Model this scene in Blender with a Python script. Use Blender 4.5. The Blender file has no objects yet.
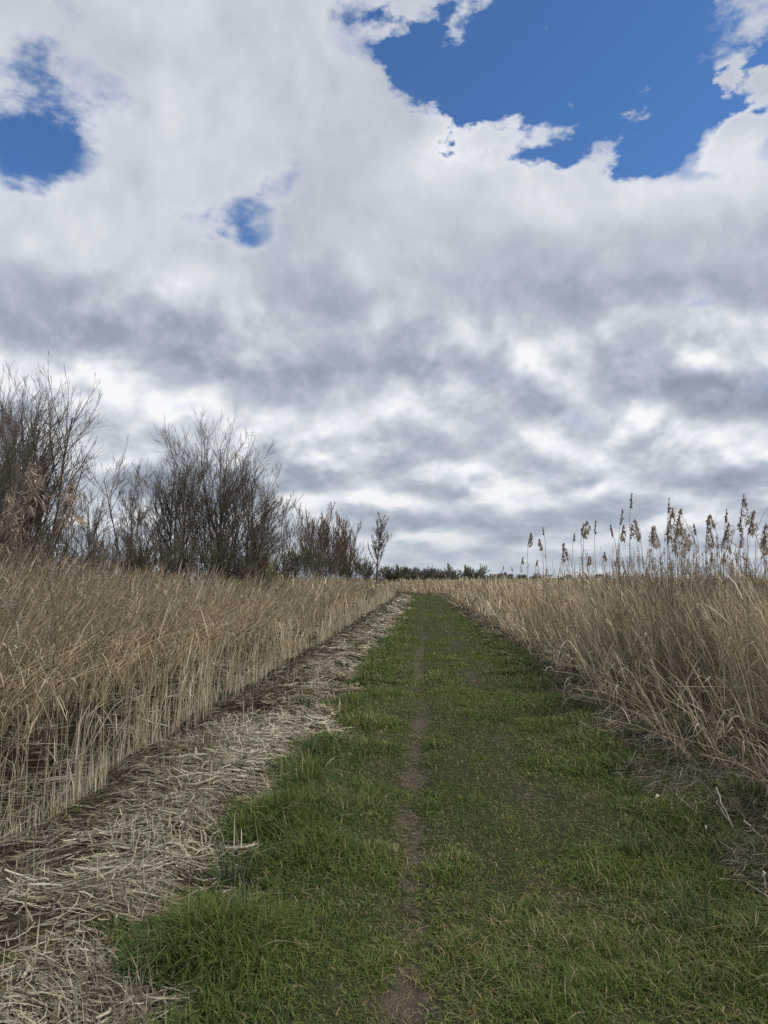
import bpy, math, random
import numpy as np
from mathutils import Vector, Matrix, Euler

random.seed(7)
rng = np.random.default_rng(11)
scene = bpy.context.scene
COL = scene.collection
R = math.radians

# ------------------------------------------------------------------ camera
F_PX, CX, CY = 740.0, 384.0, 512.0
EYE = 1.6
PITCH, YAW = R(5.1), R(3.2)
cam_d = bpy.data.cameras.new("camera")
cam = bpy.data.objects.new("camera", cam_d)
COL.objects.link(cam)
cam.location = (0, 0, EYE)
cam.rotation_euler = (R(90) + PITCH, 0, YAW)
cam_d.sensor_fit = 'VERTICAL'
cam_d.sensor_height = 36.0
cam_d.lens = 36.0 * F_PX / 1024.0
cam_d.clip_start = 0.05
cam_d.clip_end = 8000
scene.camera = cam
ROT = cam.rotation_euler.to_matrix()


def ray(px, py):
    return ROT @ Vector(((px - CX) / F_PX, -(py - CY) / F_PX, -1.0))


def on_ground(px, py, h=0.0):
    d = ray(px, py)
    t = (h - EYE) / d.z
    return Vector((d.x * t, d.y * t, h))


def at_depth(px, py, Y):
    d = ray(px, py)
    t = Y / d.y
    return Vector((d.x * t, Y, EYE + d.z * t))


# ------------------------------------------------------------------ noise + lay of the land
def vnoise(x, y, scale, seed=0):
    x = np.asarray(x, float) / scale + 1000.0 + seed * 17.3
    y = np.asarray(y, float) / scale + 1000.0 + seed * 9.1
    xi, yi = np.floor(x).astype(np.int64), np.floor(y).astype(np.int64)
    fx, fy = x - xi, y - yi
    fx, fy = fx * fx * (3 - 2 * fx), fy * fy * (3 - 2 * fy)

    def h(a, b):
        n = (a * 374761393 + b * 668265263 + seed * 1442695) & 0xffffffff
        n = ((n ^ (n >> 13)) * 1274126177) & 0xffffffff
        return ((n ^ (n >> 16)) & 0xffff) / 65535.0
    return ((h(xi, yi) * (1 - fx) + h(xi + 1, yi) * fx) * (1 - fy)
            + (h(xi, yi + 1) * (1 - fx) + h(xi + 1, yi + 1) * fx) * fy)


def fbm(x, y, scale, seed=0, o=3):
    s, a, t = 0, 1.0, 0
    for k in range(o):
        s = s + a * vnoise(x, y, scale / 2 ** k, seed + k * 5)
        t += a
        a *= .5
    return s / t


def sm(e0, e1, v):
    t = np.clip((np.asarray(v, float) - e0) / (e1 - e0), 0, 1)
    return t * t * (3 - 2 * t)


def bend(Y):
    Y = np.asarray(Y, float)
    return -0.010 * np.clip(Y - 60, 0, 46) ** 2


def ledge(Y):     # left edge of the grass (in path coordinates)
    return -1.14 + 0.46 * (fbm(Y * 0, Y, 1.6, 3) - .5) + .34 * (vnoise(Y * 0, Y, .35, 8) - .5)


def redge(Y):     # right edge of the grass
    return 2.02 - .75 * sm(18, 52, Y) + 0.5 * (fbm(Y * 0, Y, 2.0, 23) - .5) + .2 * (vnoise(Y * 0, Y, .4, 28) - .5)


def rut(Y):       # sideways wander of the worn track
    Y = np.asarray(Y, float)
    return .10 * (vnoise(Y * 0, Y, 3.1, 50) - .5) + .09 * (vnoise(Y * 0, Y, .7, 51) - .5)


def land(X, Y):
    X = np.asarray(X, float)
    Y = np.asarray(Y, float)
    s = X - bend(Y)
    z = 0.035 * (fbm(X, Y, 1.3, 40) - .5)
    mound = .10 * (fbm(X, Y, .5, 41) - .45)
    z = z - 0.035 * np.exp(-((s + .09 + rut(Y)) / .13) ** 2)
    z = z - 0.02 * np.exp(-((s - .76) / .2) ** 2)
    bank = sm(-1.15, -1.5, s) * sm(-2.75, -2.2, s)
    z = z + bank * (.07 + mound)
    z = z - .55 * sm(-2.35, -3.5, s + .75 * (fbm(X, Y, .8, 48) - .5)) * sm(-6.5, -5.2, s)
    z = z + .05 * sm(1.9, 2.5, s)
    return z


def up_z(X, Y):
    return land(X, Y)


# ------------------------------------------------------------------ node DSL
class S:
    def __init__(self, nt, sock):
        self.nt, self.s = nt, sock

    def _m(self, op, *a, clamp=False):
        n = self.nt.nodes.new('ShaderNodeMath')
        n.operation = op
        n.use_clamp = clamp
        for i, v in enumerate((self,) + a):
            if isinstance(v, S):
                self.nt.links.new(v.s, n.inputs[i])
            else:
                n.inputs[i].default_value = v
        return S(self.nt, n.outputs[0])

    def __add__(a, b): return a._m('ADD', b)
    __radd__ = __add__
    def __sub__(a, b): return a._m('SUBTRACT', b)
    def __rsub__(a, b): return (a * -1.0)._m('ADD', b)
    def __mul__(a, b): return a._m('MULTIPLY', b)
    __rmul__ = __mul__
    def __truediv__(a, b): return a._m('DIVIDE', b)
    def max(a, b): return a._m('MAXIMUM', b)
    def min(a, b): return a._m('MINIMUM', b)
    def pow(a, b): return a._m('POWER', b)
    def sqrt(a): return a._m('SQRT')
    def atan2(a, b): return a._m('ARCTAN2', b)
    def asin(a): return a._m('ARCSINE')
    def sat(a): return a._m('ADD', 0.0, clamp=True)

    def smooth(a, e0, e1, o0=0.0, o1=1.0, kind='SMOOTHSTEP'):
        n = a.nt.nodes.new('ShaderNodeMapRange')
        n.interpolation_type = kind
        a.nt.links.new(a.s, n.inputs[0])
        for i, v in zip((1, 2, 3, 4), (e0, e1, o0, o1)):
            n.inputs[i].default_value = v
        return S(a.nt, n.outputs[0])


def combine(nt, x, y, z):
    n = nt.nodes.new('ShaderNodeCombineXYZ')
    for i, v in enumerate((x, y, z)):
        if isinstance(v, S):
            nt.links.new(v.s, n.inputs[i])
        else:
            n.inputs[i].default_value = v
    return n.outputs[0]


def noise(nt, vec, scale, detail=4, rough=.5, dist=0.0, lac=2.0):
    n = nt.nodes.new('ShaderNodeTexNoise')
    n.noise_dimensions = '3D'
    if vec is not None:
        nt.links.new(vec, n.inputs['Vector'])
    n.inputs['Scale'].default_value = scale
    n.inputs['Detail'].default_value = detail
    n.inputs['Roughness'].default_value = rough
    n.inputs['Lacunarity'].default_value = lac
    n.inputs['Distortion'].default_value = dist
    return S(nt, n.outputs['Fac'])


def mixc(nt, f, a, b, mode='MIX'):
    n = nt.nodes.new('ShaderNodeMix')
    n.data_type = 'RGBA'
    n.blend_type = mode
    for i, v in ((0, f), (6, a), (7, b)):
        if isinstance(v, S):
            nt.links.new(v.s, n.inputs[i])
        elif hasattr(v, 'links'):
            nt.links.new(v, n.inputs[i])
        elif i == 0:
            n.inputs[0].default_value = v
        else:
            n.inputs[i].default_value = (*v, 1)
    return n.outputs[2]


def ramp(nt, f, stops):
    n = nt.nodes.new('ShaderNodeValToRGB')
    nt.links.new(f.s, n.inputs[0])
    e = n.color_ramp.elements
    e[0].position, e[0].color = stops[0][0], (*stops[0][1], 1)
    e[1].position, e[1].color = stops[-1][0], (*stops[-1][1], 1)
    for p, c in stops[1:-1]:
        k = e.new(p)
        k.color = (*c, 1)
    return n.outputs[0]


def new_mat(name):
    m = bpy.data.materials.new(name)
    m.use_nodes = True
    nt = m.node_tree
    nt.nodes.clear()
    out = nt.nodes.new('ShaderNodeOutputMaterial')
    return m, nt, out


def attr(nt, name):
    n = nt.nodes.new('ShaderNodeAttribute')
    n.attribute_name = name
    return S(nt, n.outputs['Fac'])


def blade_mat(name, stops, trans=.25, tipstops=None, tipfrom=.55, rough=.75, spec=.12):
    """thin plant matter: colour by the blade's own random number, own tip colour"""
    m, nt, out = new_mat(name)
    r, t = attr(nt, 'rnd'), attr(nt, 'along')
    c = ramp(nt, r, stops)
    if tipstops:
        c = mixc(nt, t.smooth(tipfrom, 1.0), c, ramp(nt, r, tipstops))
    p = nt.nodes.new('ShaderNodeBsdfPrincipled')
    nt.links.new(c, p.inputs['Base Color'])
    p.inputs['Roughness'].default_value = rough
    p.inputs['Specular IOR Level'].default_value = spec
    if trans > 0:
        tr = nt.nodes.new('ShaderNodeBsdfTranslucent')
        nt.links.new(c, tr.inputs['Color'])
        mx = nt.nodes.new('ShaderNodeMixShader')
        mx.inputs[0].default_value = trans
        nt.links.new(p.outputs[0], mx.inputs[1])
        nt.links.new(tr.outputs[0], mx.inputs[2])
        nt.links.new(mx.outputs[0], out.inputs[0])
    else:
        nt.links.new(p.outputs[0], out.inputs[0])
    return m


M_GRASS = blade_mat('grass_blades', [
    (0.0, (.036, .066, .013)), (.3, (.068, .110, .019)), (.62, (.116, .160, .028)),
    (.78, (.155, .165, .042)), (.88, (.22, .18, .078)), (1.0, (.38, .31, .19))],
    trans=.3, tipstops=[(0.0, (.045, .078, .022)), (.5, (.098, .135, .038)), (.8, (.17, .165, .07)), (1.0, (.42, .35, .22))], rough=.6, spec=.25)
M_TUFT = blade_mat('tuft_blades', [
    (0.0, (.018, .038, .014)), (.6, (.04, .075, .024)), (.9, (.075, .105, .034)), (1.0, (.24, .2, .11))],
    trans=.3, rough=.55, spec=.25)
M_REED = blade_mat('reed_stems', [
    (0.0, (.19, .14, .08)), (.25, (.33, .255, .155)), (.5, (.46, .37, .235)),
    (.8, (.58, .485, .325)), (1.0, (.68, .60, .45))], trans=.08, rough=.7)
M_REEDLEAF = blade_mat('reed_leaves', [
    (0.0, (.18, .14, .09)), (.3, (.32, .255, .17)), (.65, (.46, .38, .27)), (1.0, (.60, .53, .42))], trans=.25)
M_PLUME = blade_mat('reed_plumes', [
    (0.0, (.18, .135, .10)), (.5, (.32, .25, .19)), (1.0, (.48, .40, .32))], trans=.4)
M_STALK = blade_mat('grey_reed_stalks', [(0.0, (.14, .112, .08)), (.6, (.23, .185, .135)), (1.0, (.34, .28, .2))], trans=.05)
M_LITTER = blade_mat('reed_litter', [
    (0.0, (.05, .037, .025)), (.25, (.12, .096, .067)), (.5, (.235, .20, .145)),
    (.8, (.385, .34, .255)), (1.0, (.58, .53, .43))], trans=.1)
M_PALE = blade_mat('pale_straw', [(0.0, (.42, .36, .26)), (1.0, (.62, .56, .45))], trans=.1)


def bark(name, stops, sc=9.0):
    m, nt, out = new_mat(name)
    r = attr(nt, 'rnd')
    g = nt.nodes.new('ShaderNodeNewGeometry')
    n = noise(nt, g.outputs['Position'], sc, 5, .6)
    c = ramp(nt, (r * .6 + n * .55 - .08).sat(), stops)
    p = nt.nodes.new('ShaderNodeBsdfPrincipled')
    nt.links.new(c, p.inputs['Base Color'])
    p.inputs['Roughness'].default_value = .85
    p.inputs['Specular IOR Level'].default_value = .1
    nt.links.new(p.outputs[0], out.inputs[0])
    return m


M_BARK = bark('willow_bark', [(0.0, (.06, .050, .040)), (.5, (.115, .098, .076)), (1.0, (.19, .165, .13))])
M_TWIG = bark('willow_twigs', [(0.0, (.082, .068, .056)), (.5, (.135, .113, .093)), (1.0, (.20, .17, .142))])
M_TWIGRED = bark('reddish_twigs', [(0.0, (.09, .054, .034)), (.5, (.15, .092, .060)), (1.0, (.21, .14, .095))])
M_TWIGOLIVE = bark('olive_twigs', [(0.0, (.055, .052, .030)), (.5, (.095, .088, .052)), (1.0, (.14, .125, .08))])
M_TWIGGREEN = bark('budding_twigs', [(0.0, (.10, .10, .04)), (.5, (.19, .185, .075)), (1.0, (.28, .27, .12))])
M_TWIGFAR = bark('hazed_distant_twigs', [(0.0, (.11, .105, .095)), (.5, (.155, .145, .13)), (1.0, (.21, .19, .165))], 2.0)  # far bark and twigs: haze of distance painted in as a lighter colour
M_TWIGFARGREEN = bark('hazed_distant_olive_twigs', [(0.0, (.11, .115, .08)), (.5, (.155, .16, .108)), (1.0, (.20, .195, .135))], 2.0)  # olive far twigs, likewise lightened in the colour for haze


# ------------------------------------------------------------------ mesh from arrays
def build(name, verts, quads, mats, along=None, rnd=None, mat_idx=None, parent=None, smooth=False):
    me = bpy.data.meshes.new(name)
    v = np.ascontiguousarray(verts, dtype=np.float32).reshape(-1, 3)
    q = np.ascontiguousarray(quads, dtype=np.int32).reshape(-1, 4)
    me.vertices.add(len(v))
    me.vertices.foreach_set('co', v.ravel())
    me.loops.add(q.size)
    me.loops.foreach_set('vertex_index', q.ravel())
    me.polygons.add(len(q))
    me.polygons.foreach_set('loop_start', np.arange(0, q.size, 4, dtype=np.int32))
    if mat_idx is not None:
        me.polygons.foreach_set('material_index', np.ascontiguousarray(mat_idx, dtype=np.int32))
    me.update(calc_edges=True)
    if smooth:
        me.polygons.foreach_set('use_smooth', np.ones(len(q), dtype=bool))
    for nm, arr in (('along', along), ('rnd', rnd)):
        if arr is not None:
            a = me.attributes.new(nm, 'FLOAT', 'POINT')
            a.data.foreach_set('value', np.ascontiguousarray(arr, dtype=np.float32))
    for m in (mats if isinstance(mats, (list, tuple)) else [mats]):
        me.materials.append(m)
    o = bpy.data.objects.new(name, me)
    COL.objects.link(o)
    if parent:
        o.parent = parent
    return o


class Bag:
    """collects ribbons and tubes into one mesh"""
    def __init__(self):
        self.v, self.q, self.a, self.r, self.m, self.n = [], [], [], [], [], 0

    def add(self, V, Q, A, Rn, mi):
        self.v.append(V.reshape(-1, 3))
        self.q.append(Q.reshape(-1, 4) + self.n)
        self.a.append(A.ravel())
        self.r.append(Rn.ravel())
        self.m.append(np.full(Q.size // 4, mi))
        self.n += V.size // 3

    def ribbons(self, P, W, side, rnd, mi=0):
        N, K, _ = P.shape
        W = np.broadcast_to(W, (N, K))
        if side.ndim == 2:
            side = side[:, None, :]
        a, b = P - side * W[..., None] / 2, P + side * W[..., None] / 2
        V = np.stack([a, b], 2)
        base = (np.arange(N) * K * 2)[:, None]
        k = (np.arange(K - 1) * 2)[None]
        i = base + k
        Q = np.stack([i, i + 1, i + 3, i + 2], -1)
        A = np.broadcast_to(np.linspace(0, 1, K)[None, :, None], (N, K, 2))
        Rn = np.broadcast_to(np.asarray(rnd)[:, None, None], (N, K, 2))
        self.add(V, Q, A, Rn, mi)

    def tubes(self, P, Rad, rnd, sides=3, mi=0):
        N, K, _ = P.shape
        Rad = np.broadcast_to(Rad, (N, K))
        ax = P[:, -1] - P[:, 0]
        ax /= np.linalg.norm(ax, axis=1, keepdims=True) + 1e-9
        ref = np.where(np.abs(ax[:, 2:3]) > .8, np.array([[1., 0, 0]]), np.array([[0, 0, 1.]]))
        u = np.cross(ax, ref)
        u /= np.linalg.norm(u, axis=1, keepdims=True) + 1e-9
        w = np.cross(ax, u)
        th = np.arange(sides) / sides * 2 * np.pi
        off = u[:, None, None, :] * np.cos(th)[None, None, :, None] + w[:, None, None, :] * np.sin(th)[None, None, :, None]
        V = P[:, :, None, :] + off * Rad[:, :, None, None]
        i = (np.arange(N) * K * sides)[:, None, None] + (np.arange(K - 1) * sides)[None, :, None]
        s0 = np.arange(sides)[None, None]
        s1 = (s0 + 1) % sides
        Q = np.stack([i + s0, i + s1, i + s1 + sides, i + s0 + sides], -1)
        A = np.broadcast_to(np.linspace(0, 1, K)[None, :, None], (N, K, sides))
        Rn = np.broadcast_to(np.asarray(rnd)[:, None, None], (N, K, sides))
        self.add(V, Q, A, Rn, mi)

    def out(self, name, mats, parent=None, origin=None):
        V = np.concatenate(self.v)
        if origin is not None:
            V = V - np.array(origin)[None]
        o = build(name, V, np.concatenate(self.q), mats, np.concatenate(self.a), np.concatenate(self.r),
                  np.concatenate(self.m), parent)
        if origin is not None and parent is None:
            o.location = origin
        return o


def tag(o, label=None, cat=None, group=None, kind=None):
    for k, v in (('label', label), ('category', cat), ('group', group), ('kind', kind)):
        if v:
            o[k] = v
    return o


def empty(name, loc):
    o = bpy.data.objects.new(name, None)
    o.empty_display_size = .2
    o.location = loc
    COL.objects.link(o)
    return o


def hvec(ang):
    return np.stack([np.cos(ang), np.sin(ang), np.zeros_like(ang)], -1)


# ------------------------------------------------------------------ ground sheet
def grid_axis(lo_fine, hi_fine, step, lo, hi, g=1.12):
    a = list(np.arange(lo_fine, hi_fine, step))
    s, v = step, a[-1]
    while v < hi:
        s *= g
        v += s
        a.append(min(v, hi))
    s, v = step, a[0]
    b = []
    while v > lo:
        s *= g
        v -= s
        b.append(max(v, lo))
    return np.array(b[::-1] + a)


def make_ground():
    xs = grid_axis(-7, 4.5, .05, -3000, 3000, 1.15)
    yn = [-3.0]
    while yn[-1] < 5000:
        yn.append(yn[-1] + max(.06, .02 * (yn[-1])))
    ys = np.array([-3000, -800, -200, -50, -15, -6] + yn)
    Xg, Yg = np.meshgrid(xs, ys)
    Xs = Xg + np.where(Yg > 46, bend(Yg), 0)
    Z = land(Xs, Yg)
    far = sm(60, 150, np.hypot(Xs, Yg))
    Z = Z * (1 - far) + far * 0.0
    V = np.stack([Xs, Yg, Z], -1)
    ny, nx = Xg.shape
    i = np.arange((ny - 1) * nx).reshape(ny - 1, nx)[:, :-1]
    Q = np.stack([i, i + 1, i + 1 + nx, i + nx], -1)
    s = Xs - bend(Yg)
    g = sm(-.2, .2, s - ledge(Yg)) * sm(.05, -.35, s - redge(Yg))
    soil = np.exp(-((s + .09 + rut(Yg)) / .13) ** 2)
    soil = soil * (.48 + .5 * sm(.35, .65, fbm(Xs, Yg, .45, 62))) * (1 - .35 * sm(8, 25, Yg))
    soil = np.maximum(soil, .5 * np.exp(-((s - .76) / .2) ** 2) * sm(.38, .68, fbm(Xs, Yg, .8, 61)))
    m, nt, out = new_mat('ground_surface')
    gr, so = attr(nt, 'along'), attr(nt, 'rnd')
    geo = nt.nodes.new('ShaderNodeNewGeometry')
    P = geo.outputs['Position']
    n1, n2, n3 = noise(nt, P, 2.2, 6, .6), noise(nt, P, 18, 6, .65), noise(nt, P, 90, 4, .6)
    green = ramp(nt, (n1 * .5 + n2 * .6 - .05).sat(), [(.2, (.018, .021, .010)), (.45, (.030, .034, .015)), (.62, (.050, .046, .024)), (.8, (.085, .068, .042)), (1, (.12, .095, .062))])
    dry = ramp(nt, (n2 * .6 + n3 * .5 - .05).sat(), [(.2, (.018, .013, .009)), (.5, (.045, .033, .023)), (.7, (.11, .085, .058)), (1, (.25, .20, .145))])
    mud = ramp(nt, (n2 * .5 + n3 * .5).sat(), [(.25, (.040, .031, .023)), (.5, (.075, .060, .046)), (.72, (.115, .096, .078)), (1, (.17, .15, .13))])
    c = mixc(nt, (gr + (n2 - .5) * .9).smooth(.35, .65), dry, green)
    c = mixc(nt, (so + (n1 - .5) * 1.0 + (n2 - .5) * 2.2).smooth(.35, .8), c, mud)
    p = nt.nodes.new('ShaderNodeBsdfPrincipled')
    nt.links.new(c, p.inputs['Base Color'])
    p.inputs['Roughness'].default_value = .95
    p.inputs['Specular IOR Level'].default_value = .08
    b = nt.nodes.new('ShaderNodeBump')
    b.inputs['Strength'].default_value = .8
    b.inputs['Distance'].default_value = .03
    nt.links.new((n2 + n3 * .5).s, b.inputs['Height'])
    nt.links.new(b.outputs[0], p.inputs['Normal'])
    nt.links.new(p.outputs[0], out.inputs[0])
    o = build('ground', V, Q, m, g.ravel(), soil.ravel(), smooth=True)
    o['kind'] = 'structure'
    # ditch water: a long strip between the bank and the reeds
    yy = np.concatenate([np.arange(-4, 46, 2.0), np.arange(46, 72, 2.0)])
    L, Rr = bend(yy) - 5.95, bend(yy) - 2.9
    Vw = np.stack([np.stack([L, yy, yy * 0 - .40], -1), np.stack([Rr, yy, yy * 0 - .40], -1)], 1).reshape(-1, 3)
    k = np.arange(len(yy) - 1) * 2
    Qw = np.stack([k, k + 1, k + 3, k + 2], -1)
    m, nt, out = new_mat('ditch_water')
    p = nt.nodes.new('ShaderNodeBsdfPrincipled')
    p.inputs['Base Color'].default_value = (.006, .006, .005, 1)
    p.inputs['Roughness'].default_value = .06
    p.inputs['Specular IOR Level'].default_value = .1
    p.inputs['IOR'].default_value = 1.33
    geo = nt.nodes.new('ShaderNodeNewGeometry')
    nn = noise(nt, geo.outputs['Position'], 6, 3, .5)
    b = nt.nodes.new('ShaderNodeBump')
    b.inputs['Strength'].default_value = .15
    b.inputs['Distance'].default_value = .02
    nt.links.new(nn.s, b.inputs['Height'])
    nt.links.new(b.outputs[0], p.inputs['Normal'])
    nt.links.new(p.outputs[0], out.inputs[0])
    w = build('ditch_water', Vw, Qw, m)
    w['kind'] = 'structure'


# ------------------------------------------------------------------ scattering
def scatter(smin, smax, ymin, ymax, dens):
    """random points in path coordinates; returns X, Y, s"""
    n = int((smax - smin) * (ymax - ymin) * dens)
    s = rng.uniform(smin, smax, n)
    Y = rng.uniform(ymin, ymax, n)
    return s + bend(Y), Y, s


def in_view(X, Y, margin=1.2):
    """keeps what the camera, or one a few steps beside it, could see"""
    return (Y > .8) & (np.abs(X + .05 * Y) < .60 * Y + 2.0 + margin)


def blades(bag, X, Y, H, Wd, lean, rnd, K=4, mi=0, z=None, droop=1.0, ang=None):
    N = len(X)
    if z is None:
        z = land(X, Y)
    if ang is None:
        ang = rng.uniform(0, 2 * np.pi, N)
    d = hvec(ang)
    t = np.linspace(0, 1, K)[None, :, None]
    P = np.zeros((N, K, 3))
    P[..., 0] = X[:, None]
    P[..., 1] = Y[:, None]
    P[..., 2] = z[:, None] - .01
    out = lean[:, None, None] * H[:, None, None]
    P += d[:, None, :] * out * t ** 1.8 * droop
    upf = H[:, None, None] * (t - .45 * np.minimum(lean[:, None, None], 1.6) * t ** 3)
    P[..., 2] += upf[..., 0]
    sa = ang + np.pi / 2 + rng.normal(0, .5, N)
    W = Wd[:, None] * np.array([1, .95, .7, .12] if K == 4 else np.linspace(1, .15, K))[None]
    bag.ribbons(P, W, hvec(sa), rnd, mi)


def make_grass():
    bag = Bag()
    #        y0, y1, density, width
    for y0, y1, den, wd in ((1.2, 3.6, 14000, .0042), (3.6, 6, 9500, .0050), (6, 11, 4600, .0072),
                            (11, 20, 1900, .012), (20, 36, 700, .021), (36, 72, 260, .04)):
        X, Y, s = scatter(-2.6, 3.1, y0, y1, den)
        le, re = ledge(Y), redge(Y)
        patch = fbm(X, Y, .55, 70)
        fine = vnoise(X, Y, .12, 77)
        inside = sm(-.14, .14, s - le + 1.0 * (patch - .5)) * sm(.12, -.25, s - re + 1.0 * (patch - .5))
        islands = np.maximum(.6 * sm(.575, .68, fbm(X, Y, .5, 170)), .03 + .14 * (s > 0)) * sm(-2.5, -2.1, s) * sm(3.1, 2.4, s)
        inside = np.maximum(inside, islands)
        track = np.exp(-((s + .09 + rut(Y)) / .095) ** 2)
        track2 = .95 * np.exp(-((s - .76) / .20) ** 2) * sm(.38, .68, fbm(X, Y, .8, 61))
        thin = sm(.42, .62, fbm(X, Y, .9, 64))
        clump = sm(.30, .62, .5 * patch + .5 * fine) * (1 - .45 * thin * sm(-.9, -.5, s) * sm(1.6, 1.1, s))
        tw = np.clip(track * (.48 + .6 * sm(.35, .65, fbm(X, Y, .45, 62))) * (1 - .45 * sm(8, 25, Y)) + track2, 0, 1)
        p = inside * (.42 + .58 * clump) * (1 - .80 * tw)
        keep = (rng.uniform(0, 1, len(X)) < p) & in_view(X, Y)
        X, Y, s, patch, fine = X[keep], Y[keep], s[keep], patch[keep], fine[keep]
        tw = tw[keep]
        verge = np.maximum(sm(-.35, -.95, s), sm(1.15, 1.75, s))
        tall = .036 + .15 * verge * (.1 + 1.25 * patch) * sm(.0, .25, s - ledge(Y) + .12) + .075 * sm(.48, .70, patch) * (.4 + .6 * vnoise(X, Y, .2, 66))
        H = tall * (.35 + 1.1 * rng.beta(1.6, 2.4, len(X))) * (1 - .55 * tw)
        if y0 > 15:
            H *= .8
        lean = rng.uniform(.2, 1.5, len(X))
        big = fbm(X, Y, 1.7, 90)
        r = .42 + .34 * (big - .5) + .25 * (patch - .5) + rng.normal(0, .22, len(X)) - .09 * verge
        r += .14 * tw
        dead = rng.uniform(0, 1, len(X)) < (.05 + .16 * sm(.45, .65, fbm(X, Y, .7, 93)) + .10 * tw + .05 * sm(-.9, -1.2, s))
        r = np.where(dead, rng.uniform(.84, 1, len(X)), np.clip(r, 0, .82))
        W = wd * rng.uniform(.6, 1.35, len(X)) * (1 + .25 * verge)
        blades(bag, X, Y, H, W, lean, r)
    # thatch: short dead bits lying between the green blades
    for y0, y1, den, f in ((1.2, 4, 2800, 1), (4, 8, 1300, 1.5), (8, 16, 450, 2.6), (16, 34, 120, 5)):
        X, Y, s = scatter(-1.3, 2.2, y0, y1, den)
        w_ = .25 + .75 * sm(.42, .62, fbm(X, Y, .6, 93)) + .5 * np.exp(-((s + .09 + rut(Y)) / .2) ** 2) + .4 * np.exp(-((s - .76) / .25) ** 2)
        k = (rng.uniform(0, 1, len(X)) < w_) & in_view(X, Y)
        X, Y = X[k], Y[k]
        N = len(X)
        blades(bag, X, Y, rng.uniform(.012, .045, N), .0032 * f * rng.uniform(.6, 1.5, N), rng.uniform(1.0, 2.6, N), rng.uniform(.78, .93, N))
    # broad leaved weeds pressed into the sward
    for y0, y1, den in ((1.2, 5, 26), (5, 12, 14)):
        X, Y, s = scatter(-1.2, 2.1, y0, y1, den)
        for j in range(6):
            N = len(X)
            blades(bag, X + rng.normal(0, .006, N), Y + rng.normal(0, .006, N), rng.uniform(.02, .05, N), rng.uniform(.007, .013, N), rng.uniform(1.0, 2.0, N), rng.uniform(.1, .6, N))
    o = bag.out('path_grass', M_GRASS)
    tag(o, 'short rough green grass covering the straight path, thin along a bare earth rut', 'grass', None, 'stuff')


def litter_straws(bag, X, Y, L, W, rnd, lift, K=4, mi=0, tilt=.18):
    N = len(X)
    ang = rng.uniform(0, 2 * np.pi, N)
    # straws tend to lie across the bank
    ang = np.where(rng.uniform(0, 1, N) < .55, rng.normal(.35, .55, N) + np.pi * rng.integers(0, 2, N), ang)
    d = hvec(ang)
    t = np.linspace(-.5, .5, K)[None, :, None]
    P = np.zeros((N, K, 3))
    P[..., 0], P[..., 1] = X[:, None], Y[:, None]
    P += d[:, None] * t * L[:, None, None]
    side = hvec(ang + np.pi / 2)
    P += side[:, None] * (rng.normal(0, .12, N)[:, None, None] * L[:, None, None]) * (t * 2) ** 2
    z = land(P[..., 0], P[..., 1])
    P[..., 2] = z + lift[:, None] + (rng.normal(0, tilt, N)[:, None] * t[..., 0]) * L[:, None] + .004
    P[..., 2] = np.maximum(P[..., 2], z + .002)
    s2 = side + np.array([[0, 0, 1.]]) * rng.normal(0, .7, N)[:, None]
    s2 /= np.linalg.norm(s2, axis=1, keepdims=True)
    bag.ribbons(P, W[:, None] * np.array([.7, 1, 1, .5])[None] if K == 4 else W[:, None], s2, rnd, mi)


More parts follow.
